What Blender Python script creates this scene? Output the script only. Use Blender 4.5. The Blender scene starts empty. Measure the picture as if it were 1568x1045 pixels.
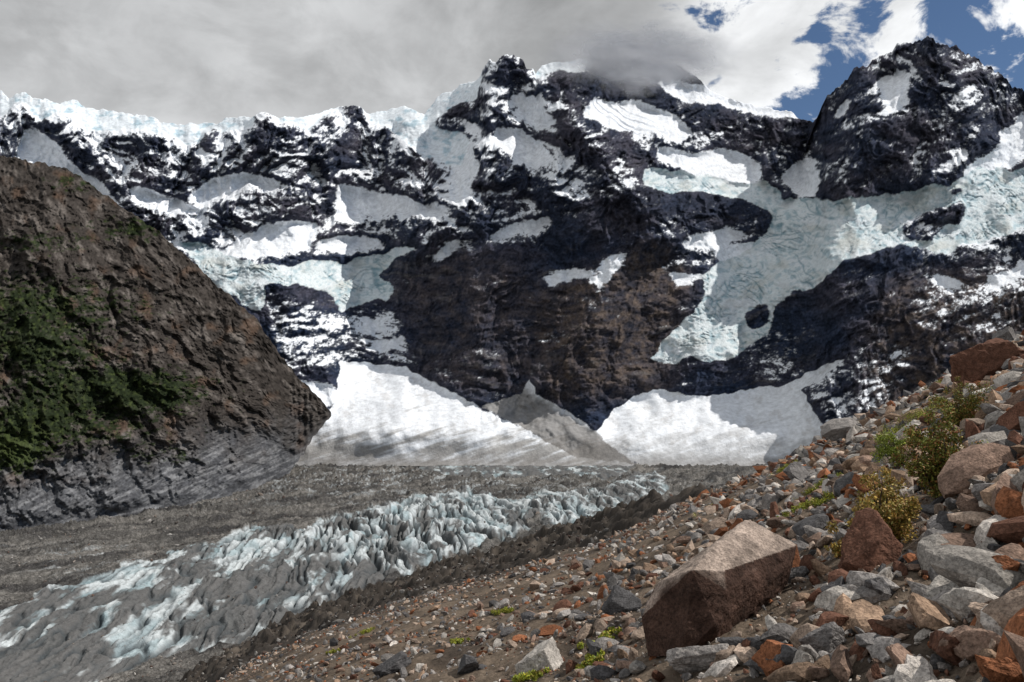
import bpy, bmesh, math
import numpy as np
from mathutils import Vector, noise as mnoise

rng = np.random.default_rng(7)
F = 1220.0      # focal length in survey units (bearing = u/F)
CX, HZ = 784.0, 600.0

# ------------------------------------------------------------------ noise
def _tab(seed):
    r = np.random.default_rng(seed)
    p = r.permutation(512); a = r.random(512)*2*np.pi
    return np.concatenate([p, p]), np.cos(a), np.sin(a)
_T = {}
def noise2(x, y, seed=0):
    if seed not in _T: _T[seed] = _tab(seed+100)
    p, gx, gy = _T[seed]
    x = np.asarray(x, float); y = np.asarray(y, float)
    xi = np.floor(x).astype(np.int64); yi = np.floor(y).astype(np.int64)
    fx = x-xi; fy = y-yi
    xi &= 511; yi &= 511
    def g(ix, iy, dx, dy):
        h = p[(p[ix & 511]+iy) & 511]
        return gx[h]*dx+gy[h]*dy
    u = fx*fx*fx*(fx*(fx*6-15)+10); v = fy*fy*fy*(fy*(fy*6-15)+10)
    a = g(xi, yi, fx, fy); b = g(xi+1, yi, fx-1, fy)
    c = g(xi, yi+1, fx, fy-1); d = g(xi+1, yi+1, fx-1, fy-1)
    return (a+(b-a)*u+(c-a)*v+(a-b-c+d)*u*v)*1.5
def fbm(x, y, o=5, seed=0, rough=0.5):
    s = 0; a = 1; t = 0
    for i in range(o):
        s = s+a*noise2(x*2**i+i*17.3, y*2**i+i*9.1, seed+i); t += a; a *= rough
    return s/t*1.3
def ridged(x, y, o=5, seed=0, rough=0.5):
    s = 0; a = 1; t = 0
    for i in range(o):
        n = 1-np.abs(noise2(x*2**i+i*17.3, y*2**i+i*9.1, seed+i))*1.6
        s = s+a*n; t += a; a *= rough
    return s/t
def crack(x, y, seed, w=0.07):
    return np.exp(-(noise2(x, y, seed)/w)**2)
def sm(a, b, x):
    t = np.clip((x-a)/(b-a), 0, 1); return t*t*(3-2*t)
def mix(a, b, t):
    return a+(b-a)*t
def cmix(A, B, t):
    A = np.asarray(A, float); B = np.asarray(B, float)
    return A*(1-t[..., None])+B*t[..., None]
def boxblur(A, r, axis):
    if r < 1: return A
    k = 2*r+1
    pad = [(0, 0)]*A.ndim; pad[axis] = (r+1, r)
    B = np.cumsum(np.pad(A, pad, mode='edge'), axis=axis)
    n = A.shape[axis]
    hi = np.take(B, np.arange(k, k+n), axis=axis); lo = np.take(B, np.arange(0, n), axis=axis)
    return (hi-lo)/k
def blur(A, r):
    for _ in range(2):
        A = boxblur(A, r, 0); A = boxblur(A, r, 1)
    return A
def inpoly(X, Y, poly):
    P = np.array(poly, float)
    out = np.zeros(X.shape, bool)
    m = (X > P[:, 0].min()) & (X < P[:, 0].max()) & (Y > P[:, 1].min()) & (Y < P[:, 1].max())
    x = X[m]; y = Y[m]; c = np.zeros(x.shape, bool)
    n = len(P)
    for i in range(n):
        x1, y1 = P[i]; x2, y2 = P[(i+1) % n]
        if y1 == y2: continue
        cond = ((y1 > y) != (y2 > y)) & (x < (x2-x1)*(y-y1)/(y2-y1)+x1)
        c ^= cond
    out[m] = c
    return out.astype(float)
def polydist(X, Y, pts):
    d = np.full(X.shape, 1e9)
    for (x1, y1), (x2, y2) in zip(pts[:-1], pts[1:]):
        dx, dy = x2-x1, y2-y1
        t = np.clip(((X-x1)*dx+(Y-y1)*dy)/(dx*dx+dy*dy), 0, 1)
        d = np.minimum(d, np.hypot(X-x1-t*dx, Y-y1-t*dy))
    return d

# ------------------------------------------------------------------ mesh helpers
def raw_mesh(name, V, Fc, col=None, mat=None, smooth=False):
    me = bpy.data.meshes.new(name)
    V = np.ascontiguousarray(V, dtype=np.float32); Fc = np.ascontiguousarray(Fc, dtype=np.int32)
    k = Fc.shape[1]
    me.vertices.add(len(V)); me.vertices.foreach_set("co", V.ravel())
    me.loops.add(Fc.size); me.loops.foreach_set("vertex_index", Fc.ravel())
    me.polygons.add(len(Fc))
    me.polygons.foreach_set("loop_start", np.arange(0, Fc.size, k, dtype=np.int32))
    me.polygons.foreach_set("loop_total", np.full(len(Fc), k, dtype=np.int32))
    me.polygons.foreach_set("use_smooth", np.full(len(Fc), smooth, dtype=bool))
    me.update(calc_edges=True)
    if col is not None:
        a = me.attributes.new("Col", 'FLOAT_COLOR', 'POINT')
        c = np.ones((len(V), 4), dtype=np.float32); c[:, :3] = col
        a.data.foreach_set("color", c.ravel())
    ob = bpy.data.objects.new(name, me)
    bpy.context.scene.collection.objects.link(ob)
    if mat: me.materials.append(mat)
    return ob
def grid_faces(R, C):
    i = np.arange((R-1)*(C-1)); r = i//(C-1); c = i % (C-1)
    a = r*C+c
    return np.stack([a, a+1, a+C+1, a+C], 1)
def split(name, V, Fc, col, mat, mask, smooth=True):
    f = Fc[mask]; u, inv = np.unique(f, return_inverse=True)
    return raw_mesh(name, V[u], inv.reshape(f.shape), col[u], mat, smooth)
def gnormals(P):
    du = np.gradient(P, axis=1); dv = np.gradient(P, axis=0)
    n = np.cross(du, dv); n /= np.linalg.norm(n, axis=-1, keepdims=True)+1e-9
    return n

# ------------------------------------------------------------------ materials
def mat_attr(name, sc=0.05, var=0.3, bump=0.5, dist=4.0, rough=0.9, sc2=None, spec=0.2, speck=None):
    m = bpy.data.materials.new(name); m.use_nodes = True
    nt = m.node_tree; N = nt.nodes; L = nt.links
    b = N["Principled BSDF"]; b.inputs["Roughness"].default_value = rough
    b.inputs["Specular IOR Level"].default_value = spec
    at = N.new("ShaderNodeAttribute"); at.attribute_name = "Col"
    tc = N.new("ShaderNodeNewGeometry")
    def nz(scale, det, ro):
        n = N.new("ShaderNodeTexNoise"); n.inputs["Scale"].default_value = scale
        n.inputs["Detail"].default_value = det; n.inputs["Roughness"].default_value = ro
        L.new(tc.outputs["Position"], n.inputs["Vector"]); return n.outputs["Fac"]
    def mrg(x, a, b_, c, d):
        r = N.new("ShaderNodeMapRange"); L.new(x, r.inputs[0])
        for i, q in enumerate((a, b_, c, d)): r.inputs[i+1].default_value = q
        return r.outputs[0]
    fac = mrg(nz(sc, 4, 0.65), 0.3, 0.7, 1-var, 1+var)
    if speck:
        f2 = mrg(nz(speck, 3, 0.7), 0.32, 0.62, 0.5, 1.25)
        mm = N.new("ShaderNodeMath"); mm.operation = 'MULTIPLY'; L.new(fac, mm.inputs[0]); L.new(f2, mm.inputs[1]); fac = mm.outputs[0]
    mx = N.new("ShaderNodeVectorMath"); mx.operation = 'SCALE'
    L.new(at.outputs["Color"], mx.inputs[0]); L.new(fac, mx.inputs["Scale"])
    L.new(mx.outputs[0], b.inputs["Base Color"])
    bp = N.new("ShaderNodeBump"); bp.inputs["Strength"].default_value = bump; bp.inputs["Distance"].default_value = dist
    L.new(nz(sc2 or sc*2, 4, 0.7), bp.inputs["Height"]); L.new(bp.outputs[0], b.inputs["Normal"])
    return m
M_mount = mat_attr("mountain_rock_snow", 0.06, 0.20, 0.45, 5.0, rough=1.0, spec=0.03)
M_ice = mat_attr("glacier_ice", 0.08, 0.12, 0.7, 6.0, rough=0.8, spec=0.1)
M_valley = mat_attr("valley_debris", 0.15, 0.4, 1.0, 3.5, speck=0.5, spec=0.05)
M_vice = mat_attr("dirty_glacier_ice", 0.15, 0.25, 0.7, 3.0, rough=0.6, spec=0.3)
M_soil = mat_attr("moraine_soil", 6.0, 0.45, 1.0, 0.06, sc2=14, spec=0.1)
M_rock = mat_attr("moraine_rock", 4.0, 0.40, 1.0, 0.05, sc2=9, speck=28, spec=0.12)
M_leaf = mat_attr("shrub_foliage", 8.0, 0.25, 0.1, 0.01, rough=0.6)

# ================================================================== MOUNTAIN WALL
step = 1.4
cpx = np.arange(-80, 1660, step); C = len(cpx)
R = 500
skyp = [(-80,125),(-40,132),(0,138),(14,152),(34,139),(50,150),(72,153),(90,160),(118,151),(130,165),(180,172),(232,179),(245,186),(256,189),(335,190),(346,181),(385,178),(400,172),(424,179),(470,179),(500,170),(518,163),(548,162),(566,174),(600,168),(622,162),(640,172),(650,176),(662,160),(670,148),(700,133),(733,122),(742,103),(748,94),(765,86),(783,85),(800,90),(806,102),(815,108),(820,114),(830,100),(880,92),(900,92),(950,85),(1000,88),(1040,100),(1075,125),(1088,140),(1120,152),(1180,168),(1215,172),(1228,183),(1245,187),(1260,168),(1266,148),(1285,132),(1300,118),(1320,102),(1340,90),(1366,82),(1373,66),(1400,65),(1425,58),(1440,66),(1460,72),(1500,92),(1545,125),(1568,140),(1660,200)]
sx, sy = zip(*skyp)
sky0 = np.interp(cpx, sx, sy)
rockiness = np.interp(cpx, [0,640,660,735,745,815,830,900,1080,1245,1262,1700], [.5,.4,.5,.5,1,1,.3,.3,.3,.5,1,1])
skyn = (noise2(cpx/22, cpx*0, 3)*8+noise2(cpx/9, cpx*0, 9)*4.5+noise2(cpx/4.5, cpx*0+3, 4)*3)*rockiness
BASE = 714.0
t = np.linspace(0, 1, R)[:, None]
PX = np.broadcast_to(cpx[None, :], (R, C)).copy()
PY = BASE+t*(sky0[None, :]-BASE)+skyn[None, :]*t**14

wx = PX+fbm(PX/30, PY/30, 4, 21)*12+noise2(PX/6, PY/6, 22)*2.5
wy = PY+fbm(PX/30, PY/30, 4, 31)*9+noise2(PX/6, PY/6, 32)*2.5
cxw = PX+noise2(PX/12, PY/12, 23)*3; cyw = PY+noise2(PX/12, PY/12, 33)*3
def union(polys):
    m = np.zeros(PX.shape)
    for p in polys: m = np.maximum(m, inpoly(wx, wy, p))
    return m
snow_polys = [
 [(1005,118),(1080,133),(1130,152),(1228,168),(1230,184),(1130,170),(1050,155),(1010,140)],
 [(905,153),(960,153),(1020,168),(1065,200),(1040,218),(980,202),(920,192),(890,175)],
 [(1010,222),(1060,235),(1120,230),(1165,245),(1165,277),(1110,282),(1050,264),(1005,240)],
 [(778,143),(830,148),(852,190),(830,203),(800,182)],
 [(765,190),(830,213),(852,262),(800,252),(755,218)],
 [(688,215),(718,208),(735,260),(722,302),(700,318),(688,270)],
 [(522,280),(560,288),(640,308),(705,325),(660,333),(600,327),(540,335),(510,332)],
 [(296,295),(325,272),(380,264),(422,273),(435,287),(385,288),(350,303),(312,313),(290,308)],
 [(40,195),(85,212),(105,245),(155,282),(190,315),(150,305),(100,268),(60,252),(28,248),(33,215)],
 [(200,285),(260,300),(290,310),(320,330),(250,325),(200,308)],
 [(400,345),(440,333),(485,345),(472,377),(430,392),(380,397),(338,394),(326,387),(370,365)],
 [(480,370),(560,362),(600,370),(560,385),(480,385)],
 [(1403,422),(1440,422),(1484,434),(1482,447),(1430,442)],
 [(1498,437),(1570,398),(1600,400),(1570,424),(1530,443)],
 [(925,393),(958,388),(957,402),(937,427),(917,455),(918,432),(880,427),(850,433),(845,443),(832,428),(806,438),(850,413),(915,416)],
 [(648,402),(690,370),(727,368),(702,384),(665,402)],
 [(740,365),(790,345),(830,335),(850,332),(835,345),(790,362),(760,372)],
 [(1345,118),(1388,108),(1398,130),(1386,163),(1362,167),(1348,150)],
 [(1205,262),(1250,235),(1257,262),(1247,302),(1225,302),(1190,280)],
 [(1278,165),(1305,148),(1302,166),(1284,182)],
 [(1600,150),(1568,175),(1500,240),(1470,285),(1500,292),(1568,235),(1610,220)],
 [(440,575),(500,588),(520,600),(505,632),(475,610)],
 [(560,520),(620,515),(622,532),(560,532)],
 [(1030,440),(1080,430),(1080,418),(1020,422)],
 [(580,200),(588,200),(590,260),(580,262)], [(470,250),(480,250),(500,290),(490,292)],
 [(1040,365),(1120,350),(1150,358),(1100,378),(1050,380)], [(1090,392),(1150,372),(1170,380),(1110,408)],
]
icecap = [[(-90,90),(640,90),(665,190),(722,212),(702,256),(660,247),(620,217),(580,192),(552,172),(540,158),(515,158),(500,180),(470,202),(430,188),(410,170),(396,168),(385,196),(370,198),(330,200),(300,222),(260,215),(230,204),(180,196),(130,204),(112,180),(100,176),(85,168),(60,186),(40,160),(20,160),(0,180),(-90,180)],
 [(640,160),(735,105),(736,150),(700,160),(665,182),(652,172)],
 [(815,90),(905,80),(908,104),(850,113),(820,122)]]
glac = [
 [(262,366),(300,375),(330,385),(370,400),(400,405),(500,402),(560,395),(620,373),(645,376),(592,405),(580,425),(607,440),(590,461),(550,466),(520,482),(514,455),(480,440),(430,435),(400,440),(404,472),(380,472),(350,448),(318,428),(293,392)],
 [(982,256),(1020,260),(1080,268),(1130,280),(1172,275),(1200,302),(1250,306),(1330,302),(1400,292),(1450,282),(1500,262),(1540,262),(1700,220),(1700,340),(1568,352),(1500,372),(1432,392),(1400,375),(1350,383),(1290,400),(1260,430),(1220,447),(1192,470),(1182,510),(1130,540),(1090,556),(1060,545),(1030,556),(996,552),(1018,522),(1060,480),(1082,447),(1075,425),(1085,410),(1140,385),(1180,352),(1190,325),(1150,310),(1090,297),(1060,290),(1030,296),(985,282)]]
holes = [[(1383,347),(1420,323),(1476,310),(1482,325),(1450,347),(1420,372),(1388,366)],[(1141,480),(1160,467),(1181,470),(1178,490),(1150,502),(1138,496)],[(1440,292),(1470,282),(1490,288),(1460,300)]]
coneA = [(520,553),(560,556),(622,562),(657,584),(692,600),(738,626),(790,652),(850,677),(910,692),(970,708),(990,740),(430,740),(448,690),(478,662),(503,632),(515,610)]
coneB = [(738,622),(798,602),(811,580),(822,605),(862,626),(902,651),(932,681),(972,710),(880,700),(800,655)]
coneC = [(913,660),(938,630),(973,605),(1010,596),(1060,607),(1100,605),(1150,596),(1200,590),(1258,562),(1298,546),(1262,577),(1226,597),(1246,630),(1260,650),(1300,740),(960,740),(975,708),(930,692)]
S_ = union(snow_polys); I_ = union(icecap); G_ = union(glac)
for h in holes:
    G_ *= 1-inpoly(wx, wy, h)
A_ = inpoly(cxw, cyw, coneA); B_ = inpoly(cxw, cyw, coneB); C_ = inpoly(cxw, cyw, coneC)
cones = np.maximum(np.maximum(A_, B_), C_)

u = PX-CX; v = HZ-PY
soft = blur(np.maximum(np.maximum(S_, I_), G_), 8)
g = mix(1.9, 1.0, soft)
ledge = noise2(PX/220, (PY+PX*0.12)/34, 41)
g = g*(1+0.35*ledge)
g = mix(g, 0.6, blur(cones, 6))
g = np.maximum(g, 0.85*(v/F)+0.35)
dv = np.zeros_like(v); dv[1:] = v[1:]-v[:-1]
Yb = 225*F/(BASE-HZ)
Lg = np.cumsum(dv/(F*g-v), axis=0)
Lref = -np.log(F*1.55-v)+np.log(F*1.55-v[:1])
Lr = Lg-Lref
for _ in range(3): Lr = boxblur(Lr, 20, 1)
D = Yb*np.exp(Lr+Lref)

# relief (metres, positive = towards valley)
wu = PX+fbm(PX/120, PY/120, 3, 51)*50+fbm(PX/35, PY/35, 2, 55)*12; wv = PY+fbm(PX/120, PY/120, 3, 61)*50+fbm(PX/35, PY/35, 2, 65)*12
upper = 1-sm(320, 430, PY)
upper = np.maximum(upper, 0.4*sm(1180, 1260, PX)*sm(380, 480, PY))
slope_tab = np.interp(cpx, [-80,300,620,700,1000,1200,1260,1700], [-0.05,0.16,0.22,-0.06,-0.12,-0.15,-0.45,-0.5])
strx = np.cumsum(slope_tab)*step
tilt = PY-strx[None, :]+fbm(PX/120, PY/90, 3, 62)*22
tilts = PY-strx[None, :]+fbm(PX/110, PY/90, 3, 62)*26
big = 0.6+0.8*fbm(wu/150, wv/190, 2, 71)
gul = ridged((wu+0.45*wv)/70, wv/105, 4, 81, 0.52)
gul2 = ridged((wu-0.6*wv)/40, wv/64, 4, 91, 0.55)
gul3 = ridged((wu+0.15*wv)/20, wv/85, 4, 95, 0.55)
stra = fbm(wu/150, tilt/10, 4, 101, 0.6)
terr = (noise2(PX/260, tilts/13, 105)+0.6*noise2(PX/140, tilts/6, 106))*sm(-0.4, 0.3, fbm(PX/70, PY/50, 3, 107))
iso = fbm(PX/22, PY/22, 5, 111, 0.62)
rock_rel = 130*big+upper*(130*gul+60*gul2+22*gul3)+(1-upper)*(34*gul+14*gul2+15*gul3+11*terr)+7*stra+17*iso
rock_rel += 11*fbm((PX+PY*0.5)/8, (PY-PX*0.3)/8, 3, 121, 0.62)*(0.5+0.5*upper)
smooth_rel = 130*big+30*fbm(PX/60, PY/60, 3, 131)+5*iso
k1 = crack((PX+0.6*PY+fbm(PX/40, PY/40, 2, 140)*20)/60, (PY-0.6*PX+fbm(PX/50, PY/50, 2, 143)*24)/11, 141, 0.08)
k2 = crack((PX-0.8*PY+fbm(PX/40, PY/40, 2, 145)*20)/50, (PY+0.7*PX+fbm(PX/50, PY/50, 2, 146)*24)/14, 147, 0.08)
kz = sm(-0.3, 0.25, fbm(PX/45, PY/35, 3, 148))
kk_ = np.clip(k1+0.7*k2, 0, 1)*kz
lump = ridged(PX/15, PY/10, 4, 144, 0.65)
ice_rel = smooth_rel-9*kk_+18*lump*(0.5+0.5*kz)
cap_rel = smooth_rel+7*fbm(PX/25, PY/12, 3, 149)+2*iso
ms = blur(S_, 3); mc_ = blur(cones, 4); mg = blur(G_, 2); mi = blur(I_, 2)
cone_rel = 130*big+5*fbm((PX-0.9*PY)/60, (PY+0.3*PX)/25, 4, 134)+3*iso
rel = mix(rock_rel, smooth_rel+0.35*(rock_rel-smooth_rel), ms); rel = mix(rel, cap_rel+50, mi); rel = mix(rel, ice_rel+30, mg); rel = mix(rel, cone_rel, mc_)
def ridge(pts, w, a):
    d = polydist(wx, wy, pts); return a*np.exp(-(d/w)**1.5)
rel += ridge([(770,86),(752,150),(742,200),(722,260),(705,330),(650,370)], 26, 160)
rel += ridge([(800,90),(830,160),(868,168),(900,210),(945,262),(985,320)], 28, 180)
rel += ridge([(868,168),(858,230),(850,300)], 16, 90)
rel += ridge([(1012,362),(960,400),(905,470),(850,545),(822,585)], 34, 150)
rel += ridge([(1425,60),(1400,120),(1330,200),(1290,290)], 30, 170)
rel += ridge([(1425,60),(1480,150),(1500,230),(1440,290)], 30, 150)
rel += ridge([(540,170),(500,240),(495,300)], 20, 110)
rel += ridge([(405,182),(360,230),(330,270)], 20, 100)
rel += ridge([(75,175),(110,215),(180,280)], 20, 90)
rel += ridge([(230,215),(215,280),(190,320)], 18, 90)
rel += ridge([(640,215),(650,260),(640,300)], 16, 70)
rel += ridge([(1200,440),(1300,400),(1380,390)], 30, 70)
rel += ridge([(1090,320),(1050,360),(1010,370)], 24, 70)
rel += ridge([(812,585),(835,625),(900,680),(960,712)], 26, 40)
rel -= ridge([(738,626),(800,660),(900,705)], 14, 20)
rel -= ridge([(1245,186),(1232,240),(1210,280)], 24, 170)
rel -= ridge([(905,455),(850,500),(760,600)], 26, 80)
rel -= ridge([(470,210),(480,270),(505,330)], 14, 80)
rel -= ridge([(600,200),(585,250),(590,290)], 10, 60)
rel -= ridge([(300,230),(290,270),(270,300)], 14, 70)
rel *= sm(BASE, BASE-60, PY)*0.85+0.15
D = D-rel*0.8
X = u*D/F; Z = v*D/F
P = np.stack([X, D, Z], -1)
nrm = gnormals(P)
if nrm[..., 1].mean() > 0: nrm = -nrm
nzs = nrm[..., 2]; nzb = boxblur(boxblur(nzs, 2, 0), 2, 1)

def zone(poly, val, r=14):
    return blur(inpoly(PX, PY, poly), r)*val
Pz = zone([(-90,130),(650,130),(760,200),(740,330),(640,350),(640,400),(-90,400)], 0.59)
Pz = np.maximum(Pz, zone([(735,80),(820,80),(870,160),(960,240),(1000,300),(860,340),(700,340),(690,200)], 0.59))
Pz = np.maximum(Pz, zone([(560,300),(860,290),(870,350),(760,385),(640,400),(560,400)], 0.58))
Pz = np.maximum(Pz, zone([(860,150),(1240,180),(1240,300),(990,260)], 0.50))
Pz = np.maximum(Pz, zone([(1240,60),(1700,60),(1700,300),(1200,300)], 0.48))
Pz = np.maximum(Pz, zone([(390,435),(520,480),(610,460),(640,570),(520,570),(440,590)], 0.64, 8))
Pz = np.maximum(Pz, zone([(1000,340),(1180,330),(1180,380),(1050,430),(1000,430)], 0.54))
Pz = np.maximum(Pz, zone([(1230,560),(1400,500),(1420,560),(1300,680),(1230,680)], 0.52))
Pz = np.maximum(Pz, zone([(1380,300),(1700,300),(1700,520),(1400,520)], 0.45))
Pz = np.maximum(Pz, zone([(1040,500),(1250,480),(1250,600),(1000,600)], 0.34))
Pz = np.maximum(Pz, 0.17)
hsA = fbm(wu/70, tilt/9, 4, 151, 0.65)
hsB = fbm((wu+0.7*wv)/20, (wv-0.4*wu)/60, 5, 155, 0.65)
hs = mix(hsA, 0.5*hsA+0.6*hsB, upper)
gn = upper*((gul-gul.mean())/gul.std()*0.06+(gul2-gul2.mean())/gul2.std()*0.05+(gul3-gul3.mean())/gul3.std()*0.05)
fine = fbm(PX/9, PY/7, 4, 161, 0.72)
fine2 = fbm(PX/4, PY/3, 2, 165, 0.7)
sval = Pz+0.55*(nzb-0.45)+0.25*hs+0.26*fine+0.16*fine2-gn+0.22*fbm(PX/60, PY/45, 3, 163)
sn = sm(0.57, 0.65, sval)
dust = sm(0.42, 0.64, sval+0.08*fine2)*0.24
hard = sm(0.42, 0.58, blur(S_, 5)+0.32*hs+0.26*fine+0.03)
sn = np.maximum(np.maximum(sn, hard), dust)
gmask = sm(0.42, 0.58, blur(G_, 3)+0.26*fine+0.12*hs)
# colours
n1 = fbm(PX/90, PY/60, 4, 171); n2_ = fbm(PX/20, PY/14, 4, 181, 0.6)
dark = np.array([0.022, 0.032, 0.058]); brown = np.array([0.085, 0.067, 0.058]); purp = np.array([0.046, 0.047, 0.066])
rock = cmix(dark, purp, sm(-0.3, 0.5, n1))
brz = np.maximum(zone([(800,460),(1010,360),(1060,420),(1020,600),(830,620)], 0.9), zone([(600,400),(700,370),(900,450),(800,620),(640,580)], 0.5))
brz = np.maximum(brz, zone([(1350,430),(1700,380),(1700,600),(1300,650)], 0.8))
brz = np.maximum(brz, 0.15*upper)
rock = cmix(rock, brown, np.clip(brz*(0.8+n2_), 0, 1))
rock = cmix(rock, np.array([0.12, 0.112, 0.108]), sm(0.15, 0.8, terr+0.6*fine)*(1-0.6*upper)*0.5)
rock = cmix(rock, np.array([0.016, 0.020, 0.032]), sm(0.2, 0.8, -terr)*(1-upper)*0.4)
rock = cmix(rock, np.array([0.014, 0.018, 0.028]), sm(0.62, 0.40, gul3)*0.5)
sfac = np.clip(1+0.45*stra+0.4*n2_+0.5*fbm(PX/3.5, PY/3.5, 2, 191), 0.3, 2.2)
rock = rock*sfac[..., None]
snowc = np.array([0.77, 0.80, 0.84])
ONE = np.ones(P.shape)
dirtf = sm(0.05, 0.6, fbm((PX-0.8*PY)/110, (PY+0.30*PX)/14, 5, 201, 0.65)*0.9+sm(620, 700, PY)*0.75-0.25)
conec = cmix(snowc*ONE, np.array([0.25, 0.235, 0.215]), np.clip(dirtf, 0, 1)*0.80*(1-0.55*sm(900, 980, PX)))
conec = cmix(conec, np.array([0.40, 0.38, 0.36]), sm(0.15, 0.5, fbm((PX-0.5*PY)/30, (PY+0.4*PX)/22, 5, 203, 0.65))*0.35)
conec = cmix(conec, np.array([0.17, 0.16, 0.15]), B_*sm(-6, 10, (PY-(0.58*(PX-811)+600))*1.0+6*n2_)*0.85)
conec = cmix(conec, np.array([0.20, 0.19, 0.18]), sm(690, 708, PY+6*n2_)*0.7)
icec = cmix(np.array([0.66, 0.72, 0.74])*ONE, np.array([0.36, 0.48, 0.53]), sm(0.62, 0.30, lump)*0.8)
icec = cmix(icec, np.array([0.46, 0.46, 0.41]), sm(0.0, 0.6, fbm(PX/40, PY/30, 4, 211))*0.5)
icec = cmix(icec, snowc*ONE, sm(0.0, 0.6, fbm(PX/50, PY/25, 4, 221)+0.3*fine)*0.5)
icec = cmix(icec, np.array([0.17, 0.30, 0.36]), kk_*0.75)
capc = cmix(np.array([0.70, 0.75, 0.79])*ONE, np.array([0.40, 0.52, 0.59]), sm(0.2, 0.7, n2_+0.5*fbm(PX/60, PY/7, 4, 225)+0.15))
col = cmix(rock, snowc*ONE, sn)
col = cmix(col, capc, sm(0.42, 0.58, blur(I_, 3)+0.24*fine+0.25*hs-0.06))
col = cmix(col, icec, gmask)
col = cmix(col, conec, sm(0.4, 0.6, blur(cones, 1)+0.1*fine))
back = []
for dy, dz in ((60, -25), (400, -250), (1200, -900)):
    b = P[-1].copy(); b[:, 1] += dy; b[:, 2] += dz; back.append(b)
P2 = np.concatenate([P, np.array(back)], 0); col2 = np.concatenate([col]+[col[-1:]]*3, 0)
Fc = grid_faces(R+3, C)
fm = np.zeros((R+3, C)); fm[:R] = gmask; fmc = (fm.ravel()[Fc].mean(1) > 0.5)
cn = np.zeros((R+3, C)); cn[:R] = blur(cones, 1); cnc = (cn.ravel()[Fc].mean(1) > 0.5) & ~fmc
V = P2.reshape(-1, 3); CL = col2.reshape(-1, 3)
split("mountain", V, Fc, CL, M_mount, ~fmc & ~cnc)
split("hanging_glacier", V, Fc, CL, M_ice, fmc)
split("snowfield", V, Fc, CL, M_mount, cnc)

# ================================================================== LEFT HILLSIDE
lp = np.arange(-120, 508, 1.5); LR = 400
lsk = np.interp(lp, [-120,-60,0,50,100,125,150,190,230,265,300,330,365,395,420,440,470,500,508],
                [195,215,238,248,258,272,290,320,345,375,405,435,465,490,530,560,590,622,634])
lsn = noise2(lp/18, lp*0, 5)*5+noise2(lp/6, lp*0+7, 6)*3
lbs = np.interp(lp, [-120,0,100,200,300,360,415,440,455,475,495,508], [850,818,802,788,770,757,740,728,708,678,650,638])
t = np.linspace(0, 1, LR)[:, None]
LX = np.broadcast_to(lp[None], (LR, len(lp))).copy(); LY = lbs+t*(lsk-lbs)+lsn*t**10+sm(415, 440, lp)*(noise2(lp/7, lp*0, 16)*6)*(1-t)**10
lu = LX-CX; lv = HZ-LY
Yl = 225*F/(np.maximum(lbs, 728)-HZ)*np.exp((728-np.minimum(lbs, 728))/(F*0.75))
gl = 1.0+0.25*noise2(LX/120, LY/60, 8)+0.3*sm(300, 500, LX); gl = mix(gl, 0.70, sm(-50, 0, LY-lbs[None, :])*(1-sm(400, 440, LX)))
dl = np.zeros_like(lv); dl[1:] = lv[1:]-lv[:-1]
Ll = np.cumsum(dl/(F*gl-lv), 0); Lf = -np.log(F*1.1-lv)+np.log(F*1.1-lv[:1]); Ll = Ll-Lf
Ll = boxblur(boxblur(Ll, 8, 1), 8, 1)
Yl = boxblur(Yl, 6, 0)
LD = Yl*np.exp(Ll+Lf)
a1 = LX+fbm(LX/80, LY/80, 3, 301)*30+fbm(LX/18, LY/18, 2, 303)*6; a2 = LY+fbm(LX/80, LY/80, 3, 311)*30+fbm(LX/18, LY/18, 2, 313)*6
lr0 = ridged((a1-0.9*a2)/140, (a2+0.4*a1)/260, 3, 317, 0.5)
lr1 = ridged((a1-0.55*a2)/60, (a2+0.2*a1)/120, 5, 321, 0.58)
lr2 = fbm((a1+0.5*a2)/26, (a2-0.6*a1)/30, 5, 331, 0.65)
lr3 = ridged(a1/12, a2/8, 4, 335, 0.65)
ltr = noise2(LX/200, (LY-0.35*LX+fbm(LX/60, LY/60, 3, 337)*18)/11, 338)
lrel = 80*lr0+60*lr1+20*lr2+9*lr3+9*ltr+12*fbm(LX/9, LY/8, 4, 341, 0.7)
scree = sm(670, 770, LY+0.12*LX+50*fbm(LX/50, LY/50, 4, 351, 0.6))
LD = LD-lrel*0.75*(1-0.5*scree)*sm(0, 30, (lbs[None, :]-LY)+4)
LP = np.stack([lu*LD/F, LD, lv*LD/F], -1)
base = np.array([0.044, 0.038, 0.034]); lt = np.array([0.118, 0.104, 0.094]); gr = np.array([0.014, 0.022, 0.009]); grl = np.array([0.042, 0.058, 0.018])
m1 = fbm(LX/30, LY/22, 5, 361, 0.65); m2 = fbm((LX-0.6*LY)/16, (LY+0.2*LX)/40, 4, 371, 0.65)
lc = cmix(base*np.ones(LP.shape), lt, sm(-0.05, 0.6, m2+0.4*m1+0.25*ltr))
lc = cmix(lc, np.array([0.105, 0.064, 0.042]), sm(0.15, 0.6, fbm(LX/40, LY/40, 4, 381))*0.5)
lc = cmix(lc, cmix(np.array([0.070, 0.072, 0.078])*np.ones(LP.shape), np.array([0.17, 0.172, 0.178]), sm(-0.2, 0.4, fbm((LX-0.5*LY)/40, (LY+0.5*LX)/8, 4, 385, 0.65))), scree)
def blobz(cx, cy, rx, ry):
    return np.exp(-(((LX-cx)/rx)**2+((LY-cy)/ry)**2))
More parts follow.
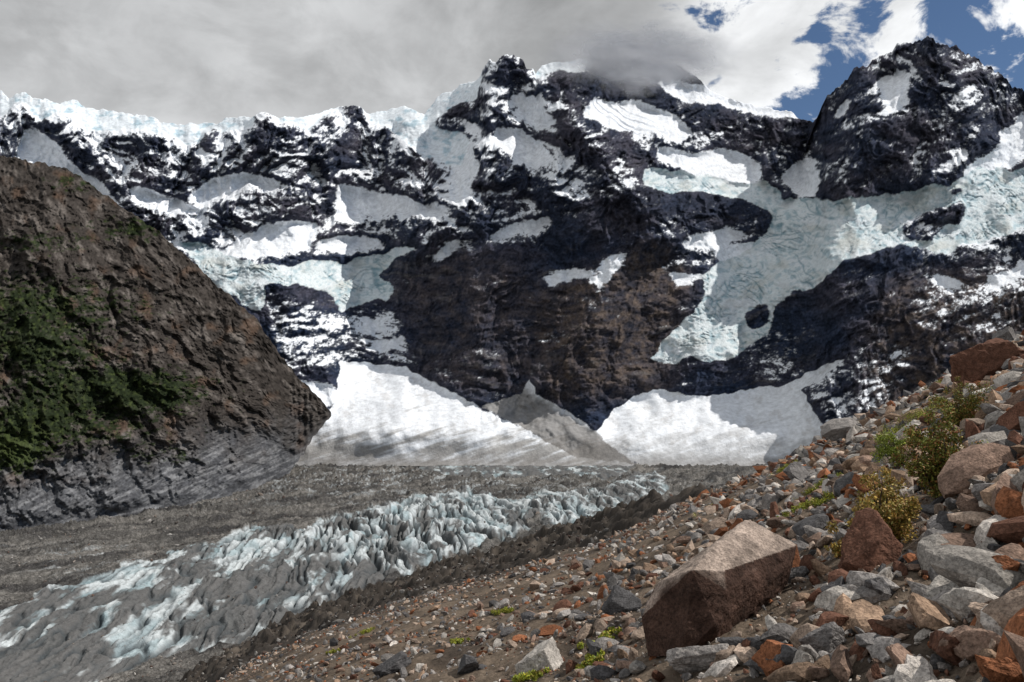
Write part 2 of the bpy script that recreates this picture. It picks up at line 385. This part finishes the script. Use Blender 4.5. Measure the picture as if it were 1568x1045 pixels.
vz = blobz(30,470,130,60)+blobz(60,540,100,35)+blobz(110,600,130,30)+blobz(230,600,100,42)+blobz(40,640,80,22)+1.3*blobz(15,695,60,35)+0.8*blobz(130,280,70,18)+0.9*blobz(215,350,80,24)+0.7*blobz(130,665,130,30)+0.7*blobz(50,370,80,22)+0.4*blobz(200,470,100,40)+0.6*blobz(260,700,70,18)
veg = sm(0.35, 0.56, vz*0.66+0.70*fbm(LX/18, LY/9, 5, 391, 0.75)-0.02)
vc = cmix(gr*np.ones(LP.shape), grl, sm(0.0, 0.6, fbm(LX/7, LY/6, 3, 395)+0.9*blobz(15,695,60,35)))
lc = cmix(lc, vc, veg*0.9)
lc *= np.clip(1+0.6*fbm(LX/4, LY/4, 3, 399, 0.6)+0.3*m1, 0.35, 1.9)[..., None]
rw = sm(400, 440, lp)[:, None]
kA = LP[0]*((LP[0][:, 1:2]+60)/LP[0][:, 1:2])+np.array([0, 0, -60.])
kB = LP[0]*((LP[0][:, 1:2]+350)/LP[0][:, 1:2])+np.array([-160., 0, 60.])
sk = kA*(1-rw)+kB*rw
r2 = sm(330, 430, lp)[:, None]
def behind(dy, dz):
    a = LP[-1]+np.array([0, dy, dz]); b = LP[-1]*((LP[-1][:, 1:2]+dy)/LP[-1][:, 1:2])+np.array([-0.7*dy, 0, -0.15*dy])
    return (a*(1-r2)+b*r2)[None]
LP2 = np.concatenate([sk[None], LP, behind(60, -60), behind(500, -900)], 0); lc2 = np.concatenate([lc[:1], lc, lc[-1:], lc[-1:]], 0)
raw_mesh("hillside", LP2.reshape(-1, 3), grid_faces(LR+3, len(lp)), lc2.reshape(-1, 3), M_mount, True)

# ================================================================== VALLEY FLOOR + GLACIER
vp = np.arange(-140, 1500, 1.5); vr = np.arange(698, 1120, 0.9)[::-1]
VX, VY = np.meshgrid(vp, vr)
YY = 225*F/(VY-HZ); XX = (VX-CX)*YY/F
al = -(0.573*XX+0.82*YY); ac = 0.82*XX-0.573*YY
acw = ac+30*fbm(al/250, ac/120, 3, 400); alw = al+25*fbm(al/90, ac/60, 3, 402)
qx = VX+fbm(VX/50, VY/18, 4, 401)*30; qy = VY+fbm(VX/50, VY/18, 4, 411)*12
ice = np.maximum.reduce([inpoly(qx, qy, p) for p in [
 [(-200,1000),(-60,955),(0,938),(80,910),(150,886),(230,856),(330,830),(380,811),(430,811),(500,801),(560,786),(620,764),(680,756),(720,752),(760,758),(822,788),(805,815),(750,830),(700,850),(640,872),(580,890),(540,912),(480,945),(420,968),(350,990),(280,1005),(230,1020),(150,1050),(110,1080),(-200,1100)],
 [(795,768),(900,747),(1000,728),(1045,745),(990,762),(950,792),(900,812),(850,810),(818,790)],
 [(640,712),(720,702),(960,700),(975,725),(900,732),(760,728),(650,728)]]])
ice = blur(ice, 3)
dirt2 = fbm(XX/50, YY/80, 5, 431, 0.65)
thin = inpoly(VX, VY, [(600,690),(1000,690),(1000,738),(600,738)])
def vb(cx, cy, rx, ry): return np.exp(-(((VX-cx)/rx)**2+((VY-cy)/ry)**2))
xw = XX+14*fbm(XX/60, YY/120, 3, 432)+0.12*YY; yw = YY+60*fbm(XX/80, YY/140, 3, 434)
bands = 0.7*fbm(xw/26, yw/330, 4, 421, 0.6)+0.6*fbm(xw/70, yw/300, 4, 422, 0.6)
c1 = crack(xw/22, yw/140, 441, 0.10); c2 = crack((xw+0.35*yw)/34, (yw-0.6*xw)/120, 443, 0.09); c3 = crack(xw/10, yw/80, 445, 0.12)
dz = 0.9*bands+0.65*dirt2+0.50*vb(330,915,170,28)+0.25*thin+0.42*vb(60,1040,260,45)+0.32*vb(480,880,100,28)-0.25*vb(700,800,90,30)-0.32*vb(170,900,210,20)+0.06
dm = sm(-0.04, 0.24, dz)
icm = sm(0.35, 0.65, ice+0.35*dirt2)
fz = np.clip(vb(620,815,230,60)+0.5*vb(900,770,120,30)+0.4*vb(250,960,220,50), 0, 1)
blk = noise2(xw/22, yw/90, 447)+0.6*noise2(xw/45, yw/60, 448)
zz = -225+4.0*fbm(XX/60, YY/60, 5, 461)+1.8*fbm(XX/9, YY/14, 4, 471, 0.65)
hgt = 7+fz*(9*blk-12*c1-8*c2)+(1-fz)*(9*bands-4*c1)-1.5*c3+2.5*fbm(xw/8, yw/20, 3, 449)
zz += blur(icm, 4)*hgt*np.clip(YY/1000, 0.55, 1.2)*(1-0.6*thin)
zz += (1-icm)*(16*(ridged(alw/260, acw/60, 5, 481, 0.62)-0.5)+7*fbm(XX/28, YY/60, 4, 483, 0.6))*np.clip(YY/1200, 0.6, 1.2)
VPp = np.stack([XX, YY, zz], -1)
O2 = np.ones(VPp.shape)
deb = cmix(np.array([0.090, 0.086, 0.081])*O2, np.array([0.18, 0.170, 0.156]), sm(-0.3, 0.4, fbm(al/220, acw/45, 6, 491, 0.7)))
deb = cmix(deb, np.array([0.036, 0.035, 0.036]), sm(-0.05, 0.35, fbm(al/260, acw/50, 6, 495, 0.7))*0.8)
deb = cmix(deb, np.array([0.42, 0.45, 0.46]), sm(0.18, 0.34, fbm(al/90, acw/14, 5, 497, 0.65))*0.7*np.clip(vb(620,735,360,38)+vb(150,860,150,20), 0, 1))
deb *= np.clip(1+0.6*fbm(XX/6, YY/9, 4, 499, 0.7), 0.4, 1.9)[..., None]
vi = cmix(np.array([0.52, 0.56, 0.57])*O2, np.array([0.27, 0.33, 0.35]), sm(-0.2, 0.5, -blk+0.5*dirt2))
vi = cmix(vi, np.array([0.24, 0.35, 0.38]), sm(0.05, 0.5, fbm(xw/25, yw/60, 3, 498))*0.55)
vi = cmix(vi, np.array([0.095, 0.090, 0.086]), dm*0.94)
ck = np.clip(c1*0.9+c2*0.8*fz+0.45*c3, 0, 1)
vi = cmix(vi, np.array([0.040, 0.050, 0.056]), ck*0.85)
vc_ = cmix(deb, vi, icm)
Fv = grid_faces(len(vr), len(vp))
im = icm.ravel()[Fv].mean(1) > 0.3
split("valley_ground", VPp.reshape(-1, 3), Fv, vc_.reshape(-1, 3), M_valley, ~im)
split("valley_glacier", VPp.reshape(-1, 3), Fv, vc_.reshape(-1, 3), M_vice, im)

# ================================================================== FOREGROUND MORAINE
Z0 = -2.5
Sx = [-600,0,200,290,480,650,784,900,1000,1100,1180,1240,1350,1460,1568,1700,1900]
Sy = [1500,1190,1085,1036,938,882,842,804,760,714,682,650,588,538,478,405,300]
def Sfun(s): return (HZ-np.interp(s*F+CX, Sx, Sy))/F
def Yb_fun(s):
    return np.exp(np.interp(s*F+CX, [900, 1130, 3000], [np.log(900), np.log(85), np.log(70)]))
def ground(x, y):
    s = x/y
    h = y*Sfun(s)+Z0
    yb = Yb_fun(s)
    h = h-0.002*np.maximum(y-yb, 0)**2
    near = 1-sm(120, 400, y)
    h = h+0.45*fbm(x/5, y/5, 3, 501)*sm(2, 9, y)*near+0.10*fbm(x/0.9, y/0.9, 4, 511)*near
    h = h+(0.022*y)*fbm((x+0.4*y)/(45), (y)/(70), 4, 521)*sm(50, 140, y)
    fr = sm(70, 160, y)
    h = h-y*0.018*np.exp(-((np.log(y)-np.log(170))/0.45)**2)          # hollow behind the scree brow
    h = h+fr*(np.minimum(y, 500)*0.036)*(ridged((x+0.3*y)/16, (y-0.5*x)/50, 5, 525, 0.62)-0.6)
    return np.maximum(h, -250.0)
gs = (np.arange(-500, 1900, 3.5)-CX)/F; gy = np.exp(np.linspace(np.log(1.2), np.log(1300), 720))
GS, GY = np.meshgrid(gs, gy); GX = GS*GY; GZ = ground(GX, GY)
GZ += 0.04*fbm(GX/0.25, GY/0.25, 4, 531)*(1-sm(20, 60, GY))
soil = cmix(np.array([0.155, 0.120, 0.090])*np.ones(GX.shape+(3,)), np.array([0.065, 0.051, 0.040]), sm(-0.3, 0.5, fbm(GX/3, GY/3, 5, 541, 0.65)))
far = cmix(np.array([0.038, 0.032, 0.027])*np.ones(soil.shape), np.array([0.115, 0.096, 0.078]), sm(-0.05, 0.55, fbm(GX/10, GY/25, 6, 551, 0.7)))
far *= np.clip(1+0.6*fbm(GX/2.5, GY/5, 4, 555, 0.7), 0.4, 1.8)[..., None]
soil = cmix(soil, far, sm(60, 110, GY))
raw_mesh("moraine_ground", np.stack([GX, GY, GZ], -1).reshape(-1, 3), grid_faces(len(gy), len(gs)), soil.reshape(-1, 3), M_soil, True)

def place(px, py):
    s = (px-CX)/F; dip = (HZ-py)/F
    ys = np.exp(np.linspace(np.log(2.5), np.log(150), 4000))
    h = ground(ys*s, ys); dd = h-dip*ys
    i = np.argmax(dd > 0) if (dd > 0).any() else int(np.argmax(dd))
    return ys[i]*s, ys[i], h[i]

# ---- rock templates
def ico(sub):
    bm = bmesh.new(); bmesh.ops.create_icosphere(bm, subdivisions=sub, radius=1)
    V = np.array([v.co[:] for v in bm.verts]); Fq = np.array([[v.index for v in f.verts] for f in bm.faces]); bm.free()
    return V, Fq
def template(sub, seed, amp):
    r = np.random.default_rng(seed); V, Fq = ICO[sub]
    n = r.normal(size=(9, 3)); n /= np.linalg.norm(n, axis=1, keepdims=True)
    n = np.concatenate([n, -n[:4]+r.normal(0, 0.15, (4, 3))]); n /= np.linalg.norm(n, axis=1, keepdims=True)
    h = r.uniform(0.42, 0.95, len(n))
    d = V@n.T
    rad = np.min(np.where(d > 0.05, h/np.maximum(d, 0.05), 9), axis=1)
    rad = np.minimum(rad, 1.3)
    W = V*rad[:, None]
    if sub >= 2:
        nn = np.array([mnoise.fractal(Vector(p*2.2+seed), 0.8, 2.0, 3) for p in W])
        W = W*(1+amp*nn)[:, None]
    if sub >= 4:
        n3 = np.array([mnoise.fractal(Vector(p*7+seed), 0.7, 2.0, 4) for p in W])
        W = W*(1+amp*0.3*n3)[:, None]
    W = W*np.array([1.0, r.uniform(0.55, 0.9), r.uniform(0.38, 0.7)])
    return W
ICO = {k: ico(k) for k in (1, 2, 3, 4, 5)}
PAL = np.array([[.27,.25,.235],[.17,.16,.155],[.40,.37,.335],[.085,.082,.083],[.29,.20,.14],[.37,.285,.225],[.24,.098,.048],[.13,.064,.043],[.22,.150,.115],[.48,.44,.40]])
PW = np.array([.13,.10,.12,.13,.12,.13,.085,.105,.10,.05]); PW /= PW.sum()
def rotmats(n, tilt):
    a = rng.uniform(0, 2*np.pi, n); b = rng.normal(0, tilt, n); c = rng.normal(0, tilt, n)
    z0 = np.zeros(n); o = np.ones(n)
    Rz = np.stack([np.cos(a), -np.sin(a), z0, np.sin(a), np.cos(a), z0, z0, z0, o], 1).reshape(n, 3, 3)
    Rx = np.stack([o, z0, z0, z0, np.cos(b), -np.sin(b), z0, np.sin(b), np.cos(b)], 1).reshape(n, 3, 3)
    Ry = np.stack([np.cos(c), z0, np.sin(c), z0, o, z0, -np.sin(c), z0, np.cos(c)], 1).reshape(n, 3, 3)
    return Rx@Ry@Rz
def scatter(name, x, y, size, sub, tilt=0.6, sink=0.15, nt=14, tint=1.0, z=None):
    n = len(x); z = ground(x, y) if z is None else z
    ti = rng.integers(0, nt, n); Rm = rotmats(n, tilt)
    cc = PAL[rng.choice(len(PAL), n, p=PW)]*rng.uniform(0.6, 1.3, (n, 1))*tint
    if tint != 1.0: cc = cc*0.4+0.6*cc.mean(1, keepdims=True)*np.array([1.04, 1.0, 0.95])
    Vs, Fs, Cs = [], [], []; off = 0
    for k in range(nt):
        id_ = np.where(ti == k)[0]
        if len(id_) == 0: continue
        T = template(sub, 1000+k, 0.10)
        W = np.einsum('nij,vj->nvi', Rm[id_], T)*size[id_, None, None]
        W += np.stack([x[id_], y[id_], z[id_]+size[id_]*(0.35-sink)], 1)[:, None, :]
        Fq = ICO[sub][1]; nv = len(T)
        Fa = Fq[None]+(np.arange(len(id_))*nv)[:, None, None]+off
        off += nv*len(id_)
        Vs.append(W.reshape(-1, 3)); Fs.append(Fa.reshape(-1, 3)); Cs.append(np.repeat(cc[id_], nv, 0))
    return raw_mesh(name, np.concatenate(Vs), np.concatenate(Fs), np.concatenate(Cs), M_rock, False)
bx, by, bz = place(1075, 975)
SHR = [(1345,838,1.15,1.2),(1435,765,1.5,1.9),(1380,710,1.7,0.9),(1470,660,1.5,1.7),(1285,852,0.4,0.3)]
MOSS = [(510,1000,.6),(925,985,.6),(815,1040,.5),(770,940,.8),(1260,745,1.2),(1230,780,.9),(1100,775,1.6),(1410,640,2.4),(1375,665,1.8),(905,1020,.5),(700,985,.5),(560,970,1.0),(1200,720,1.5),(1440,590,2.6)]
EXC = [place(a, b)[:2]+(w*0.5,) for a, b, w, h in SHR]+[place(a, b)[:2]+(w*0.45,) for a, b, w in MOSS]
def sample(n, y0, y1, smin, smax, power=1.6, smn=-0.72, smx=0.86):
    y = np.sqrt(rng.uniform(y0**2, y1**2, n)); s = rng.uniform(smn, smx, n)
    sz = smin*(1-rng.random(n)*(1-(smin/smax)**power))**(-1/power)
    sz *= np.interp(s, [-0.4, 0.1, 0.35, 0.7], [0.5, 0.65, 1.1, 1.3])
    x = s*y
    keep = (np.hypot(x-bx-0.3, y-by-0.7) > 1.35) | (sz < 0.1)
    for ex, ey, er in EXC:
        keep &= (np.hypot(x-ex, y-ey) > er+sz*0.4) | (sz < 0.06)
    keep &= (fbm(x/4, y/4, 3, 601)+rng.normal(0, 0.35, n) > -0.30-0.3*(s > 0.3))
    return x[keep], y[keep], sz[keep]
scatter("rocks", *sample(1250, 2.6, 10, 0.07, 0.42, 1.3), 3)
scatter("stones", *sample(8500, 9, 36, 0.10, 0.62, 1.5), 2)
scatter("distant_stones", *sample(17000, 34, 120, 0.18, 1.0, 1.6), 1)
xa, ya, sa = sample(9000, 115, 480, 0.7, 2.4, 1.8, -0.6, 0.12)
scatter("moraine_stones", xa, ya, sa, 1, tint=0.5)
scatter("gravel", *sample(26000, 2.6, 22, 0.02, 0.08, 1.2), 1)
wgt = (1-0.92*icm).ravel()*np.clip(1+fbm(XX/120, YY/60, 3, 611).ravel()*2, 0.05, 3); wgt[(VX > 1250).ravel()] = 0
ids = rng.choice(wgt.size, 9000, p=wgt/wgt.sum()); Pq = VPp.reshape(-1, 3)[ids]
sb = 0.9*(1-rng.random(len(ids))*(1-(0.9/5.0)**2.0))**(-1/2.0)*np.clip(Pq[:, 1]/1100, 0.6, 1.6)
scatter("valley_blocks", Pq[:, 0], Pq[:, 1], sb, 1, tint=0.75, z=Pq[:, 2])

heroes = [(1200,1030,100,6),(1265,1000,62,1),(1062,1035,115,0),(838,1030,80,2),(1345,1000,80,1),(1430,965,100,4),(1505,1010,110,8),(1290,672,85,0),(1520,580,120,7),
          (1545,520,70,1),(1350,868,120,7),(1450,840,72,1),(1545,900,90,6),(1140,1010,70,3),(1400,1040,90,8),(1230,740,60,1),(960,935,70,3),(1510,720,80,7),(1530,960,80,5),(720,1030,60,3),(600,1030,60,3),(1290,930,70,3)]
for i, (px, py, sp, ci) in enumerate(heroes):
    x, y, z = place(px, py)
    T = template(5, 2000+i, 0.09); Rm = rotmats(1, 0.3)[0]
    sz = sp*y/F/1.9
    W = (T@Rm.T)*sz+np.array([x, y+sz*0.4, z+sz*0.3])
    raw_mesh("boulder" if i == 0 else "boulder.%03d" % i, W, ICO[5][1], np.repeat(PAL[ci][None]*1.0, len(W), 0), M_rock, False)

# ---- the big slab boulder
def wp(px, py, y): return ((px-CX)*y/F, y, (HZ-py)*y/F)
yb = by
pts = [wp(992,1005,yb-.15),wp(1045,1010,yb-.75),wp(1100,985,yb-.5),wp(982,945,yb-.05),wp(1006,896,yb+.10),wp(1012,905,yb-.12),wp(1060,872,yb-.55),wp(1108,874,yb-.42),wp(1112,905,yb-.55),wp(1096,955,yb-.75),
       wp(1136,799,yb+1.1),wp(1150,794,yb+1.15),wp(1172,808,yb+1.0),wp(1218,836,yb+1.0),wp(1208,866,yb+.7),wp(1190,905,yb+.6),wp(1126,846,yb+.1),
       wp(1180,985,yb+1.4),wp(1000,985,yb+1.2)]
bm = bmesh.new()
for p in pts: bm.verts.new(p)
bmesh.ops.convex_hull(bm, input=bm.verts)
bmesh.ops.delete(bm, geom=[v for v in bm.verts if not v.link_faces], context='VERTS')
bmesh.ops.triangulate(bm, faces=bm.faces)
for _ in range(7):
    es = [e for e in bm.edges if e.calc_length() > 0.04]
    if not es: break
    bmesh.ops.subdivide_edges(bm, edges=es, cuts=1); bmesh.ops.triangulate(bm, faces=bm.faces)
bm.normal_update()
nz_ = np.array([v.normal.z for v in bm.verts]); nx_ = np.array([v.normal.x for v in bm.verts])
for v_ in bm.verts:
    q = v_.co
    v_.co += v_.normal*(0.045*mnoise.fractal(q*1.1, 0.9, 2, 5)+0.012*mnoise.fractal(q*9, 0.8, 2, 4))
bmesh.ops.recalc_face_normals(bm, faces=bm.faces)
V_ = np.array([v.co[:] for v in bm.verts]); bm.verts.index_update(); F_ = np.array([[v.index for v in f.verts] for f in bm.faces]); bm.free()
nb_ = np.array([mnoise.fractal(Vector(p*1.7), 0.9, 2, 4) for p in V_])
cb = cmix(np.array([0.062, 0.036, 0.027])*np.ones(V_.shape), np.array([0.30, 0.24, 0.20]), sm(0.42, 0.56, nz_+0.08*nx_+0.06*nb_))  # sunlit top and shaded brown sides painted into the colour by normal
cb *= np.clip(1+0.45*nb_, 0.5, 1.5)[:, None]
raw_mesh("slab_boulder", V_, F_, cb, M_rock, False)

# ------------------------------------------------------------------ shrubs
def leaves(centers, rad, n, size, cols):
    k = rng.integers(0, len(centers), n)
    d = rng.normal(size=(n, 3)); d /= np.linalg.norm(d, axis=1, keepdims=True)
    p = centers[k]+d*rad[k][:, None]*rng.uniform(0.2, 1.05, (n, 1))
    a = rng.normal(size=(n, 3)); a /= np.linalg.norm(a, axis=1, keepdims=True)
    b = np.cross(a, rng.normal(size=(n, 3))); b /= np.linalg.norm(b, axis=1, keepdims=True)
    s = size*rng.uniform(0.6, 1.4, (n, 1))
    V = np.stack([p-a*s, p-b*s*0.5, p+a*s, p+b*s*0.5], 1).reshape(-1, 3)
    Fq = np.arange(4*n).reshape(n, 4)
    c = cols[rng.integers(0, len(cols), n)]*rng.uniform(0.6, 1.3, (n, 1))*(0.75+0.5*(k % 3)/2)[:, None]
    return V, Fq, np.repeat(c, 4, 0)
M_bark = mat_attr("shrub_bark", 20, 0.3, 0.5, 0.01)
def shrub(px, py, w, h, cols, nl, idx):
    x, y, z = place(px, py); base = np.array([x, y, z-0.02])
    nb = 30; bm = bmesh.new(); cen = []
    for i in range(nb):
        a = rng.uniform(0, 2*np.pi); r = w*0.5*math.sqrt(rng.uniform(0.02, 1)); hh = h*rng.uniform(0.35, 1.0)*(1-0.35*(r/(w*0.5))**2)
        tip = base+np.array([r*math.cos(a), r*math.sin(a)*0.8, hh])
        prev = None
        for kk in range(6):
            tt = kk/5; p = base*(1-tt)+tip*tt+rng.normal(0, 0.02, 3)*w; p[2] += 0.1*h*math.sin(tt*3)
            if kk >= 1: cen.append(p+rng.normal(0, 0.06, 3)*w)
            rr = 0.018*(1-tt)+0.004
            ring = [bm.verts.new(p+np.array([rr*math.cos(q*2.1), rr*math.sin(q*2.1), 0])) for q in range(3)]
            if prev:
                for q in range(3): bm.faces.new([prev[q], prev[(q+1) % 3], ring[(q+1) % 3], ring[q]])
            prev = ring
    bm.verts.index_update()
    BV = np.array([v.co[:] for v in bm.verts]); BF = np.array([[v.index for v in f.verts] for f in bm.faces]); bm.free()
    cen = np.array(cen); rad = rng.uniform(0.06, 0.13, len(cen))*w
    V, Fq, c = leaves(cen, rad, nl, 0.026, cols)
    sfx = "" if idx == 0 else ".%03d" % idx
    root = bpy.data.objects.new("shrub"+sfx, None); bpy.context.scene.collection.objects.link(root)
    o1 = raw_mesh("foliage"+sfx, V, Fq, c, M_leaf); o2 = raw_mesh("stems"+sfx, BV, BF, np.tile([.06, .04, .03], (len(BV), 1)), M_bark)
    o1.parent = root; o2.parent = root
gold = np.array([[.40,.27,.06],[.34,.27,.08],[.22,.20,.05],[.44,.27,.10]])
olive = np.array([[.15,.16,.03],[.22,.20,.04],[.28,.13,.045],[.10,.12,.025]])
green = np.array([[.18,.24,.03],[.27,.30,.04],[.14,.18,.025]])
for i, ((px, py, w_, h_), cc_, nl) in enumerate(zip(SHR, (gold, olive, green, olive, gold), (15000, 17000, 12000, 10000, 1500))):
    shrub(px, py, w_, h_, cc_, nl, i)
cl, rl = [], []
for px, py, w in MOSS:
    x, y, z = place(px, py)
    for _ in range(22):
        xx = x+rng.normal(0, w*0.3); yy_ = y+rng.normal(0, w*0.3)
        cl.append((xx, yy_, float(ground(np.array([xx]), np.array([yy_]))[0])+0.06*w+0.04)); rl.append(w*0.13)
V, Fq, c = leaves(np.array(cl), np.array(rl), 30000, 0.028, np.array([[.24,.28,.03],[.34,.34,.04],[.15,.20,.025],[.30,.24,.05]]))
raw_mesh("grass", V, Fq, c, M_leaf)

# ------------------------------------------------------------------ summit cloud
def cloud_mat():
    m = bpy.data.materials.new("cloud_vapour"); m.use_nodes = True
    nt = m.node_tree; N = nt.nodes; L = nt.links; N.clear()
    out = N.new("ShaderNodeOutputMaterial"); tr = N.new("ShaderNodeBsdfTransparent"); df = N.new("ShaderNodeBsdfDiffuse"); tl = N.new("ShaderNodeBsdfTranslucent")
    df.inputs[0].default_value = (.80, .80, .82, 1); tl.inputs[0].default_value = (.70, .70, .72, 1)
    ms_ = N.new("ShaderNodeMixShader"); L.new(df.outputs[0], ms_.inputs[1]); L.new(tl.outputs[0], ms_.inputs[2])
    at = N.new("ShaderNodeAttribute"); at.attribute_name = "Col"
    mx = N.new("ShaderNodeMixShader"); L.new(at.outputs["Fac"], mx.inputs[0]); L.new(tr.outputs[0], mx.inputs[1]); L.new(ms_.outputs[0], mx.inputs[2])
    L.new(mx.outputs[0], out.inputs[0])
    return m
mc = cloud_mat()
ci_ = int(round((985+80)/step)); dtop = D[-60:, ci_].min()
VV, FF, CC = [], [], []; off = 0
for i in range(4):
    yy = dtop-60-i*50
    a = np.linspace(740, 1230, 130); b = np.linspace(0, 200, 75); A, B = np.meshgrid(a, b)
    aw = fbm(A/50, B/25, 3, 740+i)
    alp = np.exp(-(((A-975-i*6)/112)**2+((B-88+24*aw)/40)**2)**1.3)
    alp = alp*(0.85+0.6*fbm(A/45+i*5, B/28, 4, 700+i, 0.5)); alp = np.clip(alp*0.85-0.04, 0, 0.88)
    bulge = 15*fbm(A/90, B/60, 2, 720+i)
    yq = yy+bulge
    VV.append(np.stack([(A-CX)*yq/F, yq, (HZ-B)*yq/F], -1).reshape(-1, 3)); FF.append(grid_faces(75, 130)+off); off += A.size
    CC.append(np.repeat(alp.reshape(-1, 1), 3, 1))
raw_mesh("cloud", np.concatenate(VV), np.concatenate(FF), np.concatenate(CC), mc, True)

# ------------------------------------------------------------------ world
SEL, SAZ = math.radians(48), math.radians(88)
w = bpy.data.worlds.new("World"); bpy.context.scene.world = w; w.use_nodes = True
nt = w.node_tree; N = nt.nodes; L = nt.links; N.clear()
def mth(op, a, b=None, c=None):
    n = N.new("ShaderNodeMath"); n.operation = op
    for i, q in enumerate((a, b, c)):
        if q is None: continue
        if isinstance(q, (int, float)): n.inputs[i].default_value = q
        else: L.new(q, n.inputs[i])
    return n.outputs[0]
def mrange(x, a, b, c=0., d=1.):
    n = N.new("ShaderNodeMapRange"); n.interpolation_type = 'SMOOTHSTEP'
    L.new(x, n.inputs[0])
    for i, q in enumerate((a, b, c, d)): n.inputs[i+1].default_value = q
    return n.outputs[0]
out = N.new("ShaderNodeOutputWorld"); skyt = N.new("ShaderNodeTexSky"); skyt.sky_type = 'NISHITA'; skyt.sun_disc = False
skyt.sun_elevation = SEL; skyt.sun_rotation = SAZ; skyt.altitude = 1500; skyt.dust_density = 0.0; skyt.ozone_density = 4.0
bg = N.new("ShaderNodeBackground"); bg.inputs[1].default_value = 0.07; L.new(skyt.outputs[0], bg.inputs[0])
tc = N.new("ShaderNodeTexCoord"); sp = N.new("ShaderNodeSeparateXYZ"); L.new(tc.outputs["Generated"], sp.inputs[0])
def nz(scale, det, rough, off=0):
    mp = N.new("ShaderNodeMapping"); mp.inputs["Location"].default_value = (off, off*0.7, 0); mp.inputs["Scale"].default_value = (1, 1, 1.5)
    L.new(tc.outputs["Generated"], mp.inputs[0])
    n = N.new("ShaderNodeTexNoise"); n.inputs["Scale"].default_value = scale; n.inputs["Detail"].default_value = det; n.inputs["Roughness"].default_value = rough
    n.inputs["Distortion"].default_value = 0.3
    L.new(mp.outputs[0], n.inputs["Vector"]); return n.outputs["Fac"]
nA = nz(9, 6, 0.6, 1.3); nB = nz(3, 4, 0.55, 4.0); nC = nz(12, 6, 0.6, 2.2)
cov = mth('ADD', mth('ADD', sp.outputs[0], mth('MULTIPLY', mth('SUBTRACT', nA, 0.5), 0.5)), mth('MULTIPLY', mth('SUBTRACT', nC, 0.5), 1.2))
blue = mrange(cov, 0.31, 0.42)
br = mrange(sp.outputs[0], 0.13, 0.28, 0.56, 0.97)
dk = mrange(mth('ADD', mth('POWER', mth('MULTIPLY', mth('SUBTRACT', sp.outputs[0], 0.08), 7.0), 2.0), mth('POWER', mth('MULTIPLY', mth('SUBTRACT', sp.outputs[2], 0.42), 9.0), 2.0)), 0.0, 1.0, 0.66, 1.0)
br = mth('MULTIPLY', br, dk)
br = mth('MULTIPLY', br, mrange(nB, 0.3, 0.7, 0.8, 1.2))
br = mth('MULTIPLY', br, mrange(nA, 0.3, 0.7, 0.80, 1.16))
lowb = mrange(sp.outputs[2], 0.45, 0.25, 0.95, 1.25); br = mth('MULTIPLY', br, lowb)
cb_ = N.new("ShaderNodeBackground"); cb_.inputs[0].default_value = (0.97, 0.985, 1.0, 1); L.new(br, cb_.inputs[1])
mx = N.new("ShaderNodeMixShader"); L.new(blue, mx.inputs[0]); L.new(cb_.outputs[0], mx.inputs[1]); L.new(bg.outputs[0], mx.inputs[2]); L.new(mx.outputs[0], out.inputs[0])

sl = bpy.data.lights.new("sun", 'SUN'); sl.energy = 4.3; sl.angle = math.radians(0.6); sl.color = (1.0, 0.95, 0.88)
so = bpy.data.objects.new("sun", sl); bpy.context.scene.collection.objects.link(so)
d = Vector((math.cos(SEL)*math.sin(SAZ), math.cos(SEL)*math.cos(SAZ), math.sin(SEL)))
so.rotation_euler = d.to_track_quat('Z', 'Y').to_euler(); so.location = (50, 0, 100)

cam = bpy.data.cameras.new("camera"); co = bpy.data.objects.new("camera", cam); bpy.context.scene.collection.objects.link(co)
co.location = (0, 0, 0); co.rotation_euler = (math.radians(90), 0, 0)
cam.sensor_width = 36; cam.lens = 36*F/1568; cam.shift_y = (HZ-522.5)/1568; cam.clip_start = 0.1; cam.clip_end = 60000
bpy.context.scene.camera = co
vs = bpy.context.scene.view_settings; vs.view_transform = 'Standard'; vs.look = 'None'; vs.exposure = 0
